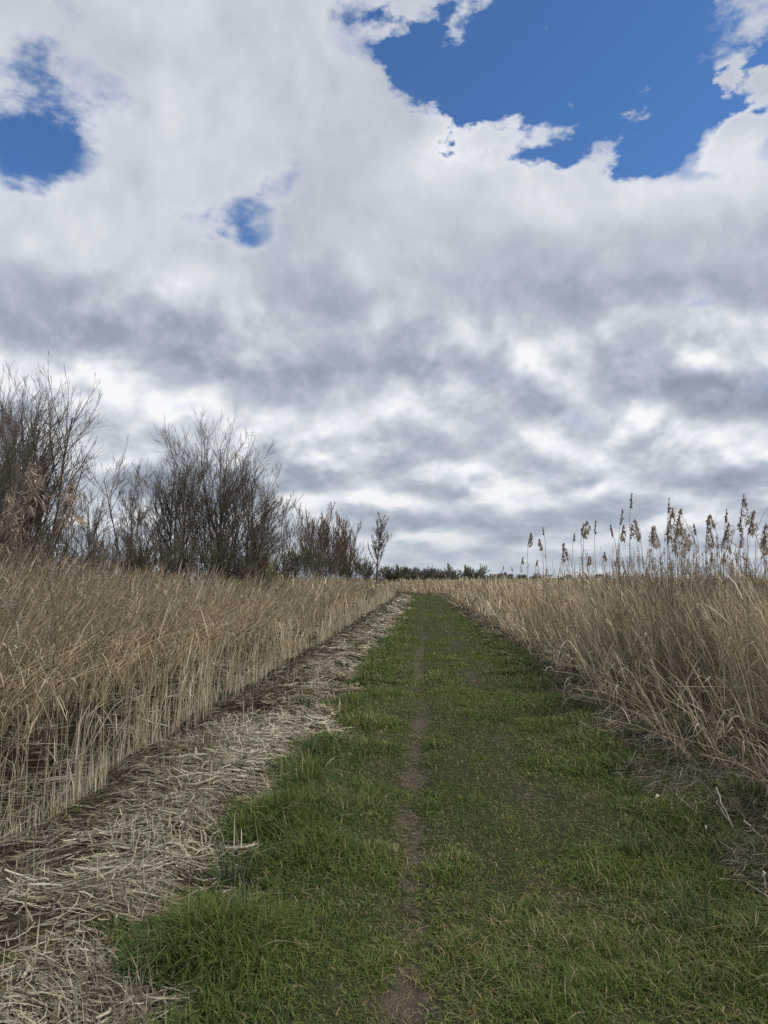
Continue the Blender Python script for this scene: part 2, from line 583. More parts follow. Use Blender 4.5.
def make_litter():
    bag = Bag()
    for y0, y1, den, wd, ln in ((1.2, 4, 6500, .0042, .11), (4, 7.5, 3800, .0060, .15), (7.5, 14, 1500, .010, .2),
                                (14, 28, 450, .018, .28), (28, 75, 130, .04, .4)):
        X, Y, s = scatter(-3.1, -.85, y0, y1, den)
        le = ledge(Y)
        patch = fbm(X, Y, .45, 110)
        p = np.maximum(sm(.12, -.12, s - le + .9 * (fbm(X, Y, .55, 70) - .5)), .05 * sm(.9, 0, s - le)) * sm(-3.1, -2.6, s)
        hole = sm(.455, .57, fbm(X, Y, .42, 115) + .15 * sm(-2.3, -1.6, s) - .03)
        # the outer lip of the bank is browner and barer
        p = p * (.10 + .90 * hole)
        k = (rng.uniform(0, 1, len(X)) < p) & in_view(X, Y)
        X, Y, s = X[k], Y[k], s[k]
        N = len(X)
        pale = fbm(X, Y, .8, 118)
        r = np.clip(rng.beta(1.6, 1.9, N) * .8 + .6 * (pale - .45) + .34 * sm(-2.4, -1.5, s) - .20, 0, 1)
        litter_straws(bag, X, Y, ln * rng.uniform(.35, 1.7, N), wd * rng.uniform(.5, 1.6, N) * (1 + 1.3 * (rng.uniform(0, 1, N) < .1)), r,
                      np.abs(rng.normal(0, .02, N)))
        # short upright stubble between the straws
        q = rng.uniform(0, 1, N) < .12 * sm(.4, .6, vnoise(X, Y, .3, 119))
        blades(bag, X[q], Y[q], rng.uniform(.06, .26, q.sum()), wd * .9 * np.ones(q.sum()), rng.uniform(.05, .7, q.sum()), np.clip(r[q] + .1, 0, 1))
    # debris floating in the ditch and lying on its far side
    for y0, y1, den, wd, ln in ((4, 10, 420, .007, .25), (10, 20, 170, .012, .35), (20, 40, 60, .025, .5)):
        X, Y, s = scatter(-6.4, -3.2, y0, y1, den)
        k = rng.uniform(0, 1, len(X)) < .08 + .92 * sm(.46, .60, fbm(X, Y, .7, 121))
        X, Y = X[k], Y[k]
        N = len(X)
        litter_straws(bag, X, Y, ln * rng.uniform(.3, 1.8, N), wd * rng.uniform(.5, 1.5, N), rng.beta(1.5, 3.0, N),
                      np.maximum(-.395 - land(X, Y), 0) + np.abs(rng.normal(0, .05, N)), tilt=.3)
    # right hand bank
    for y0, y1, den, wd, ln in ((2.5, 7, 4600, .005, .15), (7, 14, 1900, .009, .22), (14, 30, 600, .019, .3), (30, 72, 90, .04, .42)):
        X, Y, s = scatter(1.6, 3.2, y0, y1, den)
        re = redge(Y)
        patch = fbm(X, Y, .45, 120)
        p = np.maximum(sm(-.35, .05, s - re + 1.1 * (patch - .5)), .05) * (.45 + .55 * sm(.38, .55, fbm(X, Y, .5, 125)))
        k = (rng.uniform(0, 1, len(X)) < p) & in_view(X, Y)
        X, Y, s = X[k], Y[k], s[k]
        N = len(X)
        r = np.clip(rng.beta(2, 2.4, N) * .8 + .1 * rng.normal(0, 1, N), 0, 1)
        litter_straws(bag, X, Y, ln * rng.uniform(.4, 1.7, N), wd * rng.uniform(.5, 1.5, N), r, np.abs(rng.normal(0, .035, N)), tilt=.35)
    o = bag.out('cut_reed_litter', M_LITTER)
    tag(o, 'trampled pale straw litter of cut reeds lying along both banks of the path', 'reed litter', None, 'stuff')


def reeds(bag, X, Y, H, rad, rnd, lean_dir, lean, K=5, tube=True, leaves=3, leaf_w=.011, leaf_l=.38, plume=0.0, plume_s=1.0, zb=None, leaf_lo=.3, curl=1.0, spread=.7):
    N = len(X)
    if N == 0:
        return
    z = land(X, Y) if zb is None else zb
    z = np.maximum(z, -.5)
    d = hvec(lean_dir)
    t = np.linspace(0, 1, K)
    P = np.zeros((N, K, 3))
    P[..., 0], P[..., 1] = X[:, None], Y[:, None]
    lx = lean[:, None] * H[:, None] * (t[None] * .45 + .55 * t[None] ** 2.4)
    P += d[:, None] * lx[..., None]
    P[..., 2] = z[:, None] - .03 + H[:, None] * (t[None] - .30 * lean[:, None] ** 2 * t[None] ** 2)
    if tube:
        bag.tubes(P, rad[:, None] * np.linspace(1, .45, K)[None], rnd, 3, 0)
    else:
        bag.ribbons(P, rad[:, None] * 2 * np.linspace(1, .45, K)[None], hvec(rng.uniform(0, np.pi, N)), rnd, 0)
    for j in range(leaves):
        tt = rng.uniform(leaf_lo, .97, N)
        f = tt * (K - 1)
        i0 = np.clip(f.astype(int), 0, K - 2)
        fr = (f - i0)[:, None]
        B = P[np.arange(N), i0] * (1 - fr) + P[np.arange(N), i0 + 1] * fr
        la = lean_dir + rng.normal(0, spread, N)
        ld = hvec(la)
        L = leaf_l * rng.uniform(.45, 1.35, N)
        u = np.linspace(0, 1, 4)[None, :, None]
        up = rng.uniform(.5, 1.9, N)[:, None, None]
        dr = rng.uniform(.1, 1.5, N)[:, None, None] * curl
        Q = B[:, None] + ld[:, None] * L[:, None, None] * u * .62
        Q[..., 2] += (L[:, None, None] * (up * u - dr * u ** 2))[..., 0]
        bag.ribbons(Q, leaf_w * rng.uniform(.5, 1.3, N)[:, None] * np.array([.7, 1, .8, .1])[None], hvec(la + np.pi / 2 + rng.normal(0, .6, N)),
                    np.clip(rnd + rng.normal(0, .2, N), 0, 1), 1)
    if plume > 0:
        k = np.where(rng.uniform(0, 1, N) < plume)[0]
        for j in range(9):
            n = len(k)
            tt = rng.uniform(.0, 1, n)[:, None]
            top, pre = P[k, -1], P[k, -2]
            ax = (top - pre)
            ax /= np.linalg.norm(ax, axis=1, keepdims=True)
            B = top - ax * (.16 * tt) * plume_s
            la = lean_dir[k] + rng.normal(0, .9, n)
            L = (.05 + .06 * tt[:, 0]) * plume_s
            u = np.linspace(0, 1, 3)[None, :, None]
            Q = B[:, None] + hvec(la)[:, None] * L[:, None, None] * u * .55 + ax[:, None] * L[:, None, None] * u * .8
            Q[..., 2] -= (L[:, None, None] * .5 * u ** 2)[..., 0]
            bag.ribbons(Q, .016 * plume_s * np.array([.5, 1, .25])[None] * np.ones((n, 1)), hvec(la + np.pi / 2 + rng.normal(0, .8, n)), rng.uniform(0, 1, n), 2)


RM = [M_REED, M_REEDLEAF, M_PLUME]


def make_left_reeds():
    # front row on the ditch's near edge
    bag = Bag()
    for y0, y1, den, rad, lw in ((2.2, 8, 78, .0030, .009), (8, 16, 48, .0046, .013), (16, 30, 30, .0070, .021), (30, 74, 17, .013, .04)):
        X, Y, s = scatter(-3.65, -2.35, y0, y1, den)
        cl = fbm(X, Y, .35, 130)
        p = sm(-2.35, -2.8, s + .9 * (fbm(X, Y, .6, 131) - .5)) * (.04 + .96 * sm(.48, .60, cl))
        k = (rng.uniform(0, 1, len(X)) < p) & in_view(X, Y)
        X, Y, s = X[k], Y[k], s[k]
        N = len(X)
        H = rng.uniform(.55, 1.45, N) * (.72 + .35 * fbm(X, Y, 1.2, 133)) * (.72 + .28 * sm(-2.5, -3.1, s))
        reeds(bag, X, Y, H, rad * rng.uniform(.6, 1.3, N), np.clip(rng.normal(.66, .18, N), 0, 1), rng.normal(.2, 1.3, N),
              np.abs(rng.normal(.04, .10, N)) + .01, leaves=2, leaf_w=lw * .8, leaf_l=.26, leaf_lo=.1, curl=.45)
    for y0, y1, den, f in ((2.2, 7, 330, 1), (7, 14, 140, 1.6), (14, 28, 60, 2.7), (28, 60, 25, 5)):
        X, Y, s = scatter(-3.35, -2.05, y0, y1, den)
        k = (rng.uniform(0, 1, len(X)) < sm(-2.35, -2.7, s + 1.1 * (fbm(X, Y, .6, 131) - .5)) * (.3 + .7 * sm(.35, .6, fbm(X, Y, .3, 139)))) & in_view(X, Y)
        X, Y = X[k], Y[k]
        N = len(X)
        blades(bag, X, Y, rng.uniform(.08, .42, N), .0045 * f * rng.uniform(.6, 1.4, N), rng.uniform(.03, .55, N) ** 1.4, np.clip(rng.normal(.7, .18, N), 0, 1), mi=1)
    o = bag.out('ditch_edge_reeds', RM)
    tag(o, 'open front row of upright dry reed stalks rising beside the dark ditch', 'reeds', None, 'stuff')
    # the main bed behind the ditch, bowed over it
    bag = Bag()
    for y0, y1, s0, s1, den, rad, lw, lv, tb in (
            (4.0, 9, -8.5, -4.3, 170, .0032, .011, 3, True), (9, 18, -12.5, -4.3, 84, .0050, .016, 3, True),
            (18, 32, -12, -3.8, 28, .0085, .028, 3, False), (32, 60, -14, -3.6, 13, .017, .05, 3, False), (60, 130, -30, -3.6, 4.5, .04, .12, 2, False)):
        X, Y, s = scatter(s0, s1, y0, y1, den)
        cl = fbm(X, Y, .8, 140)
        p = sm(-4.9, -5.7, s + 1.6 * (fbm(X, Y, 1.5, 141) - .5)) * (.3 + .7 * sm(.3, .55, cl))
        k = (rng.uniform(0, 1, len(X)) < p) & in_view(X, Y, 2.5)
        X, Y, s = X[k], Y[k], s[k]
        N = len(X)
        cl = cl[k]
        und = fbm(X, Y, 2.2, 143)
        top = 1.35 + .40 * und + .75 * sm(-6.4, -9.0, s) * sm(30, 9, Y)
        H = top * rng.uniform(.74, 1.10, N) + .35 * (land(X, Y) < -.25)
        lean = np.abs(rng.normal(.18, .12, N)) + .34 * sm(.45, .7, fbm(X, Y, 1.1, 145)) * sm(-8, -6, s)
        ld = rng.normal(.1, .55, N)
        reeds(bag, X, Y, H, rad * rng.uniform(.6, 1.3, N), np.clip(rng.normal(.50, .2, N) - .1 * (cl - .5) - .28 * sm(-7.6, -9.0, s), 0, 1), ld, lean,
              tube=tb, leaves=lv, leaf_w=lw, leaf_l=.42, plume=(.3 if y0 > 17 else .6), plume_s=1.35 + (rad > .006) * .5, curl=.75)
    for y0, y1, den, f in ((4, 10, 40, 1), (10, 20, 22, 1.7), (20, 40, 10, 3)):
        X, Y, s = scatter(-6.2, -3.4, y0, y1, den)
        k = rng.uniform(0, 1, len(X)) < (.12 + .88 * sm(.45, .6, fbm(X, Y, .7, 147))) * (.35 + .65 * sm(-4.2, -5.0, s))
        X, Y = X[k], Y[k]
        N = len(X)
        reeds(bag, X, Y, rng.uniform(.25, 1.25, N), .0028 * f * rng.uniform(.6, 1.4, N), np.clip(rng.normal(.36, .2, N), 0, 1), rng.uniform(0, 6.28, N),
              np.abs(rng.normal(.1, .2, N)), leaves=2, leaf_w=.010 * f, leaf_l=.3, zb=np.maximum(land(X, Y), -.42), curl=.7)
    # fallen stalks bowed low over the ditch
    X, Y, s = scatter(-6.2, -4.6, 5, 26, 36)
    N = len(X)
    reeds(bag, X, Y, rng.uniform(.6, 1.4, N), .0035 * rng.uniform(.7, 1.4, N) * (1 + Y / 18), rng.uniform(.2, .8, N), rng.normal(0, .9, N),
          rng.uniform(.5, 1.1, N), leaves=3, leaf_w=.014, zb=np.full(N, -.1))
    o = bag.out('ditch_reed_bed', RM)
    tag(o, 'dense bed of tan reeds bowed by wind beyond the ditch, left of the path', 'reeds', None, 'stuff')


def make_right_reeds():
    bag = Bag()
    for y0, y1, s0, s1, den, rad, lw, lv, tb in (
            (2.8, 8, 1.9, 6.5, 230, .0026, .010, 4, True), (8, 15, 1.9, 9, 110, .0042, .015, 4, True),
            (15, 26, 1.9, 12, 48, .0075, .023, 3, False), (26, 50, 1.9, 18, 17, .0145, .045, 3, False),
            (50, 90, 1.3, 50, 5, .03, .09, 2, False), (90, 170, 1.8, 110, .7, .07, .2, 2, False)):
        X, Y, s = scatter(s0, s1, y0, y1, den)
        re = redge(Y)
        cl = fbm(X, Y, .7, 150)
        p = sm(.42, 1.05, s - re - .22 * (Y < 8) + 1.5 * (fbm(X, Y, .9, 151) - .5)) * (.35 + .65 * sm(.3, .55, cl))
        p *= np.where(s > 4.5, .75, 1.0)
        k = (rng.uniform(0, 1, len(X)) < p) & in_view(X, Y, 1.5)
        X, Y, s = X[k], Y[k], s[k]
        N = len(X)
        edge = sm(2.1, 3.1, s)
        H = (1.30 + .22 * fbm(X, Y, 2.0, 153)) * rng.uniform(.78, 1.07, N) * (.5 + .5 * edge)
        lean = np.abs(rng.normal(.15, .13, N)) + .32 * sm(.5, .72, fbm(X, Y, .9, 155)) * (1 - .6 * edge) + .22 * (1 - edge)
        ld = rng.normal(np.pi, .85, N)
        reeds(bag, X, Y, H, rad * rng.uniform(.6, 1.3, N), np.clip(rng.normal(.47, .2, N), 0, 1), ld, lean, tube=tb, leaves=lv,
              leaf_w=lw, leaf_l=.36, plume=.10 * (y0 > 20), plume_s=1.5, leaf_lo=.15)
    # flopped stalks along the foot of the bed
    for y0, y1, den, f in ((3, 9, 36, 1), (9, 20, 18, 2), (20, 45, 8, 4)):
        X, Y, s = scatter(2.15, 3.1, y0, y1, den)
        k = rng.uniform(0, 1, len(X)) < sm(.3, .6, fbm(X, Y, .8, 158))
        X, Y = X[k], Y[k]
        N = len(X)
        reeds(bag, X, Y, rng.uniform(.35, 1.0, N), .003 * f * rng.uniform(.7, 1.3, N), rng.uniform(.1, .8, N), rng.normal(np.pi, 1.0, N),
              rng.uniform(.5, 1.25, N), leaves=4, leaf_w=.011 * f, leaf_lo=.1)
    o = bag.out('field_reed_bed', RM)
    tag(o, 'chest high bed of tan reeds right of the path, leaning towards the grass', 'reeds', None, 'stuff')
    # grey stalks standing thinly among the tall plumed reeds
    bag = Bag()
    n = 900
    px = rng.uniform(520, 800, n) ** 1.0
    dep = np.maximum(2.75 * 740 / (px - 425), 8.0) * rng.uniform(1.03, 1.5, n)
    X = (px - 425) / 740 * dep
    Y = dep
    H = 1.55 + rng.beta(1.1, 3.6, n) * .85
    k = rng.uniform(0, 1, n) < (.25 + .75 * sm(540, 640, px))
    X, Y, H = X[k], Y[k], H[k]
    N = len(X)
    reeds(bag, X, Y, H, np.full(N, .0033) * (Y / 8), rng.uniform(0, 1, N), rng.uniform(0, 6.28, N), np.abs(rng.normal(.05, .07, N)),
          leaves=3, leaf_w=.009, leaf_l=.26, plume=.5, plume_s=1.0, leaf_lo=.55)
    o = bag.out('thin_reed_stalks', [M_STALK, M_STALK, M_PLUME])
    tag(o, 'sparse grey reed stalks standing above the right reed bed against the sky', 'reeds', None, 'stuff')


# ------------------------------------------------------------------ single plumed reeds
# (pixel x, y of tip in the photo, plume length m, fluff, side the head nods to, label)
HEADS = [
    (502, 565, .14, .5, 1, 'tiny brown reed head barely above the bed, leftmost of the plumed row on the right'),
    (513, 566, .14, .4, -1, 'small dark reed head just above the bed, second of the plumed row from the path'),
    (521, 556, .22, .9, 1, 'short reed with nodding fluffy head, third of the plumed row from the path'),
    (528, 532, .30, 1.3, 1, 'tall fluffy lumpy seed head, first tall one of the row beside the path'),
    (535, 559, .2, 1.0, 1, 'low fluffy seed head tucked right under the first tall lumpy one'),
    (543, 538, .24, 1.3, -1, 'wide fluffy seed head just right of the first tall lumpy one'),
    (545, 526, .18, .5, -1, 'slim pointed seed head on a thin bent stem above the wide fluffy one'),
    (560, 541, .34, 1.0, 1, 'long ragged seed head drooping right, alone between two gaps of sky'),
    (572, 532, .18, .5, 1, 'slim seed head with one side leaf, left of the round headed pair'),
    (579, 522, .22, 1.2, 1, 'compact round seed head on a straight dark stem'),
    (583, 519, .28, .9, 1, 'narrow curved seed head touching the compact round one'),
    (593, 519, .20, .35, 1, 'pale thin seed head, wispy, between the round pair and the dense clump'),
    (587, 555, .30, 1.3, 1, 'low broad seed head close above the bed under the round pair'),
    (607, 551, .26, 1.2, -1, 'low fluffy brown head at the left foot of the dense clump'),
    (614, 523, .16, .5, -1, 'little dark head on the left side of the dense clump'),
    (619, 507, .22, .5, 1, 'tall slender head just left of the tallest needle like one'),
    (618, 523, .20, 1.2, 1, 'bushy head below the slender one in the dense clump'),
    (628, 491, .20, .45, 1, 'tallest narrow needle like head of the left half of the row'),
    (629, 522, .20, .4, 1, 'thin head halfway down beside the tallest needle like one'),
    (615, 555, .32, 1.2, 1, 'low drooping pale head in the thick of the dense clump'),
    (641, 517, .26, 1.3, -1, 'thick dark head leaning left just right of the tallest needle like one'),
    (648, 525, .20, .7, 1, 'small mid height head right of the thick dark leaning one'),
    (665, 496, .16, .35, 1, 'bare hooked tip rising above a very bushy head'),
    (665, 506, .34, 1.5, 1, 'very large bushy head, broadest of the row, below the hooked tip'),
    (660, 524, .26, 1.4, -1, 'dark clotted head hanging on the left of the very large bushy one'),
    (673, 508, .44, 1.1, 1, 'very long shaggy head right of the very large bushy one'),
    (685, 532, .34, 1.0, 1, 'ragged pale head on a thick bent stem in the wide gap'),
    (692, 537, .14, .6, 1, 'small round head nodding right in the wide gap'),
    (698, 522, .16, .7, -1, 'little forked head leaning left before the thick pair'),
    (705, 514, .20, .6, 1, 'slim slanting head on a leaning stem left of the thick pair'),
    (713, 527, .34, 1.0, -1, 'long greyish head hanging left of the thick pair'),
    (716, 512, .20, 1.5, -1, 'thick round dark head, left one of the thick pair'),
    (722, 521, .28, 1.4, 1, 'thick shaggy head, right one of the thick pair'),
    (723, 507, .20, .5, 1, 'narrow tip rising behind the thick pair'),
    (710, 552, .32, 1.0, 1, 'low brown head beneath the long greyish one'),
    (722, 552, .32, 1.0, 1, 'low brown head beneath the thick pair'),
    (732, 545, .20, .8, -1, 'small low head between the thick pair and the tallest right one'),
    (738, 491, .34, .7, 1, 'tallest head of the right half, dark and upright'),
    (738, 535, .20, 1.0, 1, 'bushy small head halfway up the tallest right one'),
    (744, 517, .20, .4, -1, 'slim upright head close right of the tallest right one'),
    (746, 508, .22, 1.0, 1, 'leaf shaped head on a stem arching right'),
    (760, 522, .38, 1.4, 1, 'large pear shaped fluffy head near the right edge'),
    (767, 537, .28, 1.2, -1, 'dark head cut by the right edge of the photo'),
]
LEFT_HEADS = [
    (21, 462, .34, 1.8, 1, 'high fluffy reed head in front of the big bare tree trunk on the left'),
    (63, 476, .36, 1.9, 1, 'brown fluffy reed head nodding before open sky right of the big bare tree'),
    (2, 488, .34, 1.8, 1, 'reed head at the left edge of the photo before the big bare tree'),
]


def plumed_reed(px, py, plen, fluff, side, label, group, left=False):
    if left:
        dep = 6.5 + (px % 7) * .2
    else:
        h = 2.30 + .4 * rng.uniform(0, 1)
        dep = (h - EYE) * F_PX / max(578 - py, 14)
        dep = min(max(dep, 2.85 * 740 / (px - 425)), 26)
        dep = max(dep, 7.2)
    tip = at_depth(px, py, dep)
    bx = tip.x + rng.normal(0, .07)
    by = tip.y + rng.normal(0, .1)
    bz = float(land(bx, by))
    o = empty('plumed_reed', (bx, by, bz))
    tag(o, label, 'reed', group)
    K = 9
    t = np.linspace(0, 1, K)
    top = np.array([tip.x - bx, 0 + (tip.y - by), tip.z - bz])
    P = np.zeros((1, K, 3))
    P[0] = top[None] * t[:, None]
    wob = rng.normal(0, .03)
    P[0, :, 0] += wob * np.sin(t * np.pi) + side * .075 * fluff ** .5 * (np.clip(t - .82, 0, 1) / .18) ** 1.6
    P[0, :, 2] -= .02
    k = dep / 8
    b = Bag()
    b.tubes(P, np.linspace(.0046, .0022, K)[None] * max(1, k ** .7), np.array([rng.uniform(.1, .8)]), 5)
    b.out('stem', M_STALK, o)
    # head
    b = Bag()
    n = int(150 * (plen / .2) * (.5 + .6 * fluff))
    tt = rng.uniform(0, 1, n) ** .9
    i = (1 - tt * plen / np.linalg.norm(top)) * (K - 1)
    i0 = np.clip(i.astype(int), 0, K - 2)
    fr = (i - i0)[:, None]
    B = P[0, i0] * (1 - fr) + P[0, i0 + 1] * fr
    # soft lumps hanging off the nodding side
    nl = 3 + int(4 * fluff)
    lt = np.linspace(.08, .95, nl) + rng.normal(0, .04, nl)
    li = rng.integers(0, nl, n)
    env = np.sin(np.clip(lt, .06, 1) * np.pi * .8) ** .7
    rad = plen * (.06 + .26 * fluff) * env * rng.uniform(.6, 1.15, nl)
    ctr = np.zeros((nl, 3))
    for q in range(nl):
        f = (1 - lt[q] * plen / np.linalg.norm(top)) * (K - 1)
        j0 = min(int(f), K - 2)
        ctr[q] = P[0, j0] * (1 - f + j0) + P[0, j0 + 1] * (f - j0)
        ctr[q] += np.array([side * rad[q] * rng.uniform(-.1, .9), rng.normal(0, .5) * rad[q], -rad[q] * .4])
    dirs = rng.normal(0, 1, (n, 3))
    dirs /= np.linalg.norm(dirs, axis=1, keepdims=True)
    half = rng.uniform(0, 1, n) < .68
    E = np.where(half[:, None], ctr[li] + dirs * (rad[li] * rng.uniform(.35, 1.05, n))[:, None] * np.array([[.8, .8, 1.15]]),
                 B + dirs * (plen * (.03 + .07 * fluff)) * np.array([[1, 1, 1.4]]))
    S0 = np.where(half[:, None], ctr[li] * .55 + E * .45, B)
    u = np.linspace(0, 1, 3)[None, :, None]
    Q = S0[:, None] * (1 - u) + E[:, None] * u
    Q[..., 2] -= .02 * (u[..., 0] ** 2)
    for q in range(nl):
        f = (1 - lt[q] * plen / np.linalg.norm(top)) * (K - 1)
        j0 = min(int(f), K - 2)
        A0 = P[0, j0] * (1 - f + j0) + P[0, j0 + 1] * (f - j0)
        b.tubes(np.stack([A0, (A0 + ctr[q]) / 2, ctr[q]])[None], np.full((1, 3), .0016), np.array([.3]), 3)
    b.ribbons(Q, (.012 * max(1, k ** .8)) * np.array([.6, 1, .35])[None] * rng.uniform(.6, 1.3, (n, 1)), hvec(rng.uniform(0, 6.28, n)), rng.uniform(0, 1, n))
    b.out('plume', M_PLUME, o)
    # leaves
    for j in range(rng.integers(1, 4)):
        tl = rng.uniform(.45, .86)
        B = top * tl
        la = rng.uniform(0, 2 * np.pi)
        L = rng.uniform(.14, .34)
        u = np.linspace(0, 1, 5)
        Q = B[None] + np.array([math.cos(la), math.sin(la) * .5, 0])[None] * (L * u * .6)[:, None]
        Q[:, 2] += L * (rng.uniform(.5, 1.1) * u - rng.uniform(.3, 1.2) * u ** 2)
        b = Bag()
        b.ribbons(Q[None], (.010 * max(1, k ** .5)) * np.array([[.6, 1, .9, .6, .08]]), hvec(np.array([la + 1.57])), np.array([rng.uniform(0, 1)]))
        b.out('leaf', M_STALK, o)


# ------------------------------------------------------------------ trees
def grow(stems, levels, rngp, kids, ratio, angle, up, wig, r_end):
    """returns per level lists of polylines (K=6) and radii"""
    K = 6
    out = []
    cur = stems
    for lv in range(levels + 1):
        P, Rd, nxt = [], [], []
        for (p0, d, L, r) in cur:
            pts = [p0]
            dd = d.copy()
            for k in range(K - 1):
                dd = dd + rngp.normal(0, wig * (1 if lv < 2 else .7), 3)
                dd[2] += up * (.5 if lv == 0 else 1)
                dd /= np.linalg.norm(dd)
                pts.append(pts[-1] + dd * L / (K - 1))
            pts = np.array(pts)
            P.append(pts)
            rr = np.linspace(r, max(r * .28, r_end), K)
            Rd.append(rr)
            if lv < levels:
                n = kids[lv]
                n = max(1, int(n * rngp.uniform(.7, 1.3)))
                for c in range(n):
                    t = rngp.uniform(.25, .97) ** .8 if lv == 0 else rngp.uniform(.12, .95)
                    f = t * (K - 1)
                    i0 = min(int(f), K - 2)
                    q = pts[i0] * (1 - (f - i0)) + pts[i0 + 1] * (f - i0)
                    ax = pts[i0 + 1] - pts[i0]
                    ax /= np.linalg.norm(ax)
                    rv = rngp.normal(0, 1, 3)
                    rv -= ax * rv.dot(ax)
                    rv /= np.linalg.norm(rv) + 1e-9
                    a = angle * (1 if lv == 0 else .85) * rngp.uniform(.5, 1.3)
                    nd = ax * math.cos(a) + rv * math.sin(a)
                    nl = L * (ratio if lv == 0 else ratio * 1.15) * (1.15 - .5 * t) * rngp.uniform(.6, 1.25)
                    nxt.append((q, nd, nl, max(rr[i0] * rngp.uniform(.4, .62), r_end)))
        out.append((np.array(P), np.array(Rd)))
        cur = nxt
    return out


def tree(name, label, cat, group, loc, height, width, nst, levels=3, kids=(11, 7, 5), ratio=.42, angle=.58, up=.045, wig=.055,
         r0=.07, r_end=.006, twig=None, barkm=None, seed=1, single=False, cut=2, fan=1.0):
    rp = np.random.default_rng(seed)
    stems = []
    for i in range(nst):
        a = rp.uniform(0, 2 * np.pi)
        rad = 0 if single else rp.uniform(.03, .09 * width)
        tilt = (0.04 if single else rp.uniform(.08, 1.0) * math.atan2(width * .5, height * .8)) * fan
        d = np.array([math.cos(a) * math.sin(tilt), math.sin(a) * math.sin(tilt), math.cos(tilt)])
        p = np.array([math.cos(a) * rad, math.sin(a) * rad, -.15])
        hh = height * (rp.uniform(.72, .95) if nst > 1 else .95) * (1 - .30 * (tilt / (math.atan2(width * .5, height * .8) * fan + 1e-6)) ** 2 * (nst > 1)) / max(math.cos(tilt), .6)
        stems.append((p, d, hh, r0 * rp.uniform(.6, 1.15)))
    lv = grow(stems, levels, rp, kids, ratio, angle, up, wig, r_end)
    top = max(P[..., 2].max() for P, _ in lv)
    k = height / top
    X, Y = loc
    o = empty(name, (X, Y, float(land(X, Y))))
    tag(o, label, cat, group)
    b = Bag()
    for P, Rd in lv[:cut]:
        P = P * k
        b.tubes(P, Rd, rp.uniform(0, 1, len(P)), 5)
    b.out('trunk', barkm or M_BARK, o)
    b = Bag()
    for P, Rd in lv[cut:]:
        P = P * k
        b.tubes(P, Rd, rp.uniform(0, 1, len(P)), 3)
    b.out('crown', twig or M_TWIG, o)
    return o


def tree_px(name, label, cat, group, px, ytop, Y, wpx, **kw):
    p = at_depth(px, ytop, Y)
    return tree(name, label, cat, group, (p.x, Y), p.z, wpx * Y / F_PX, **kw)


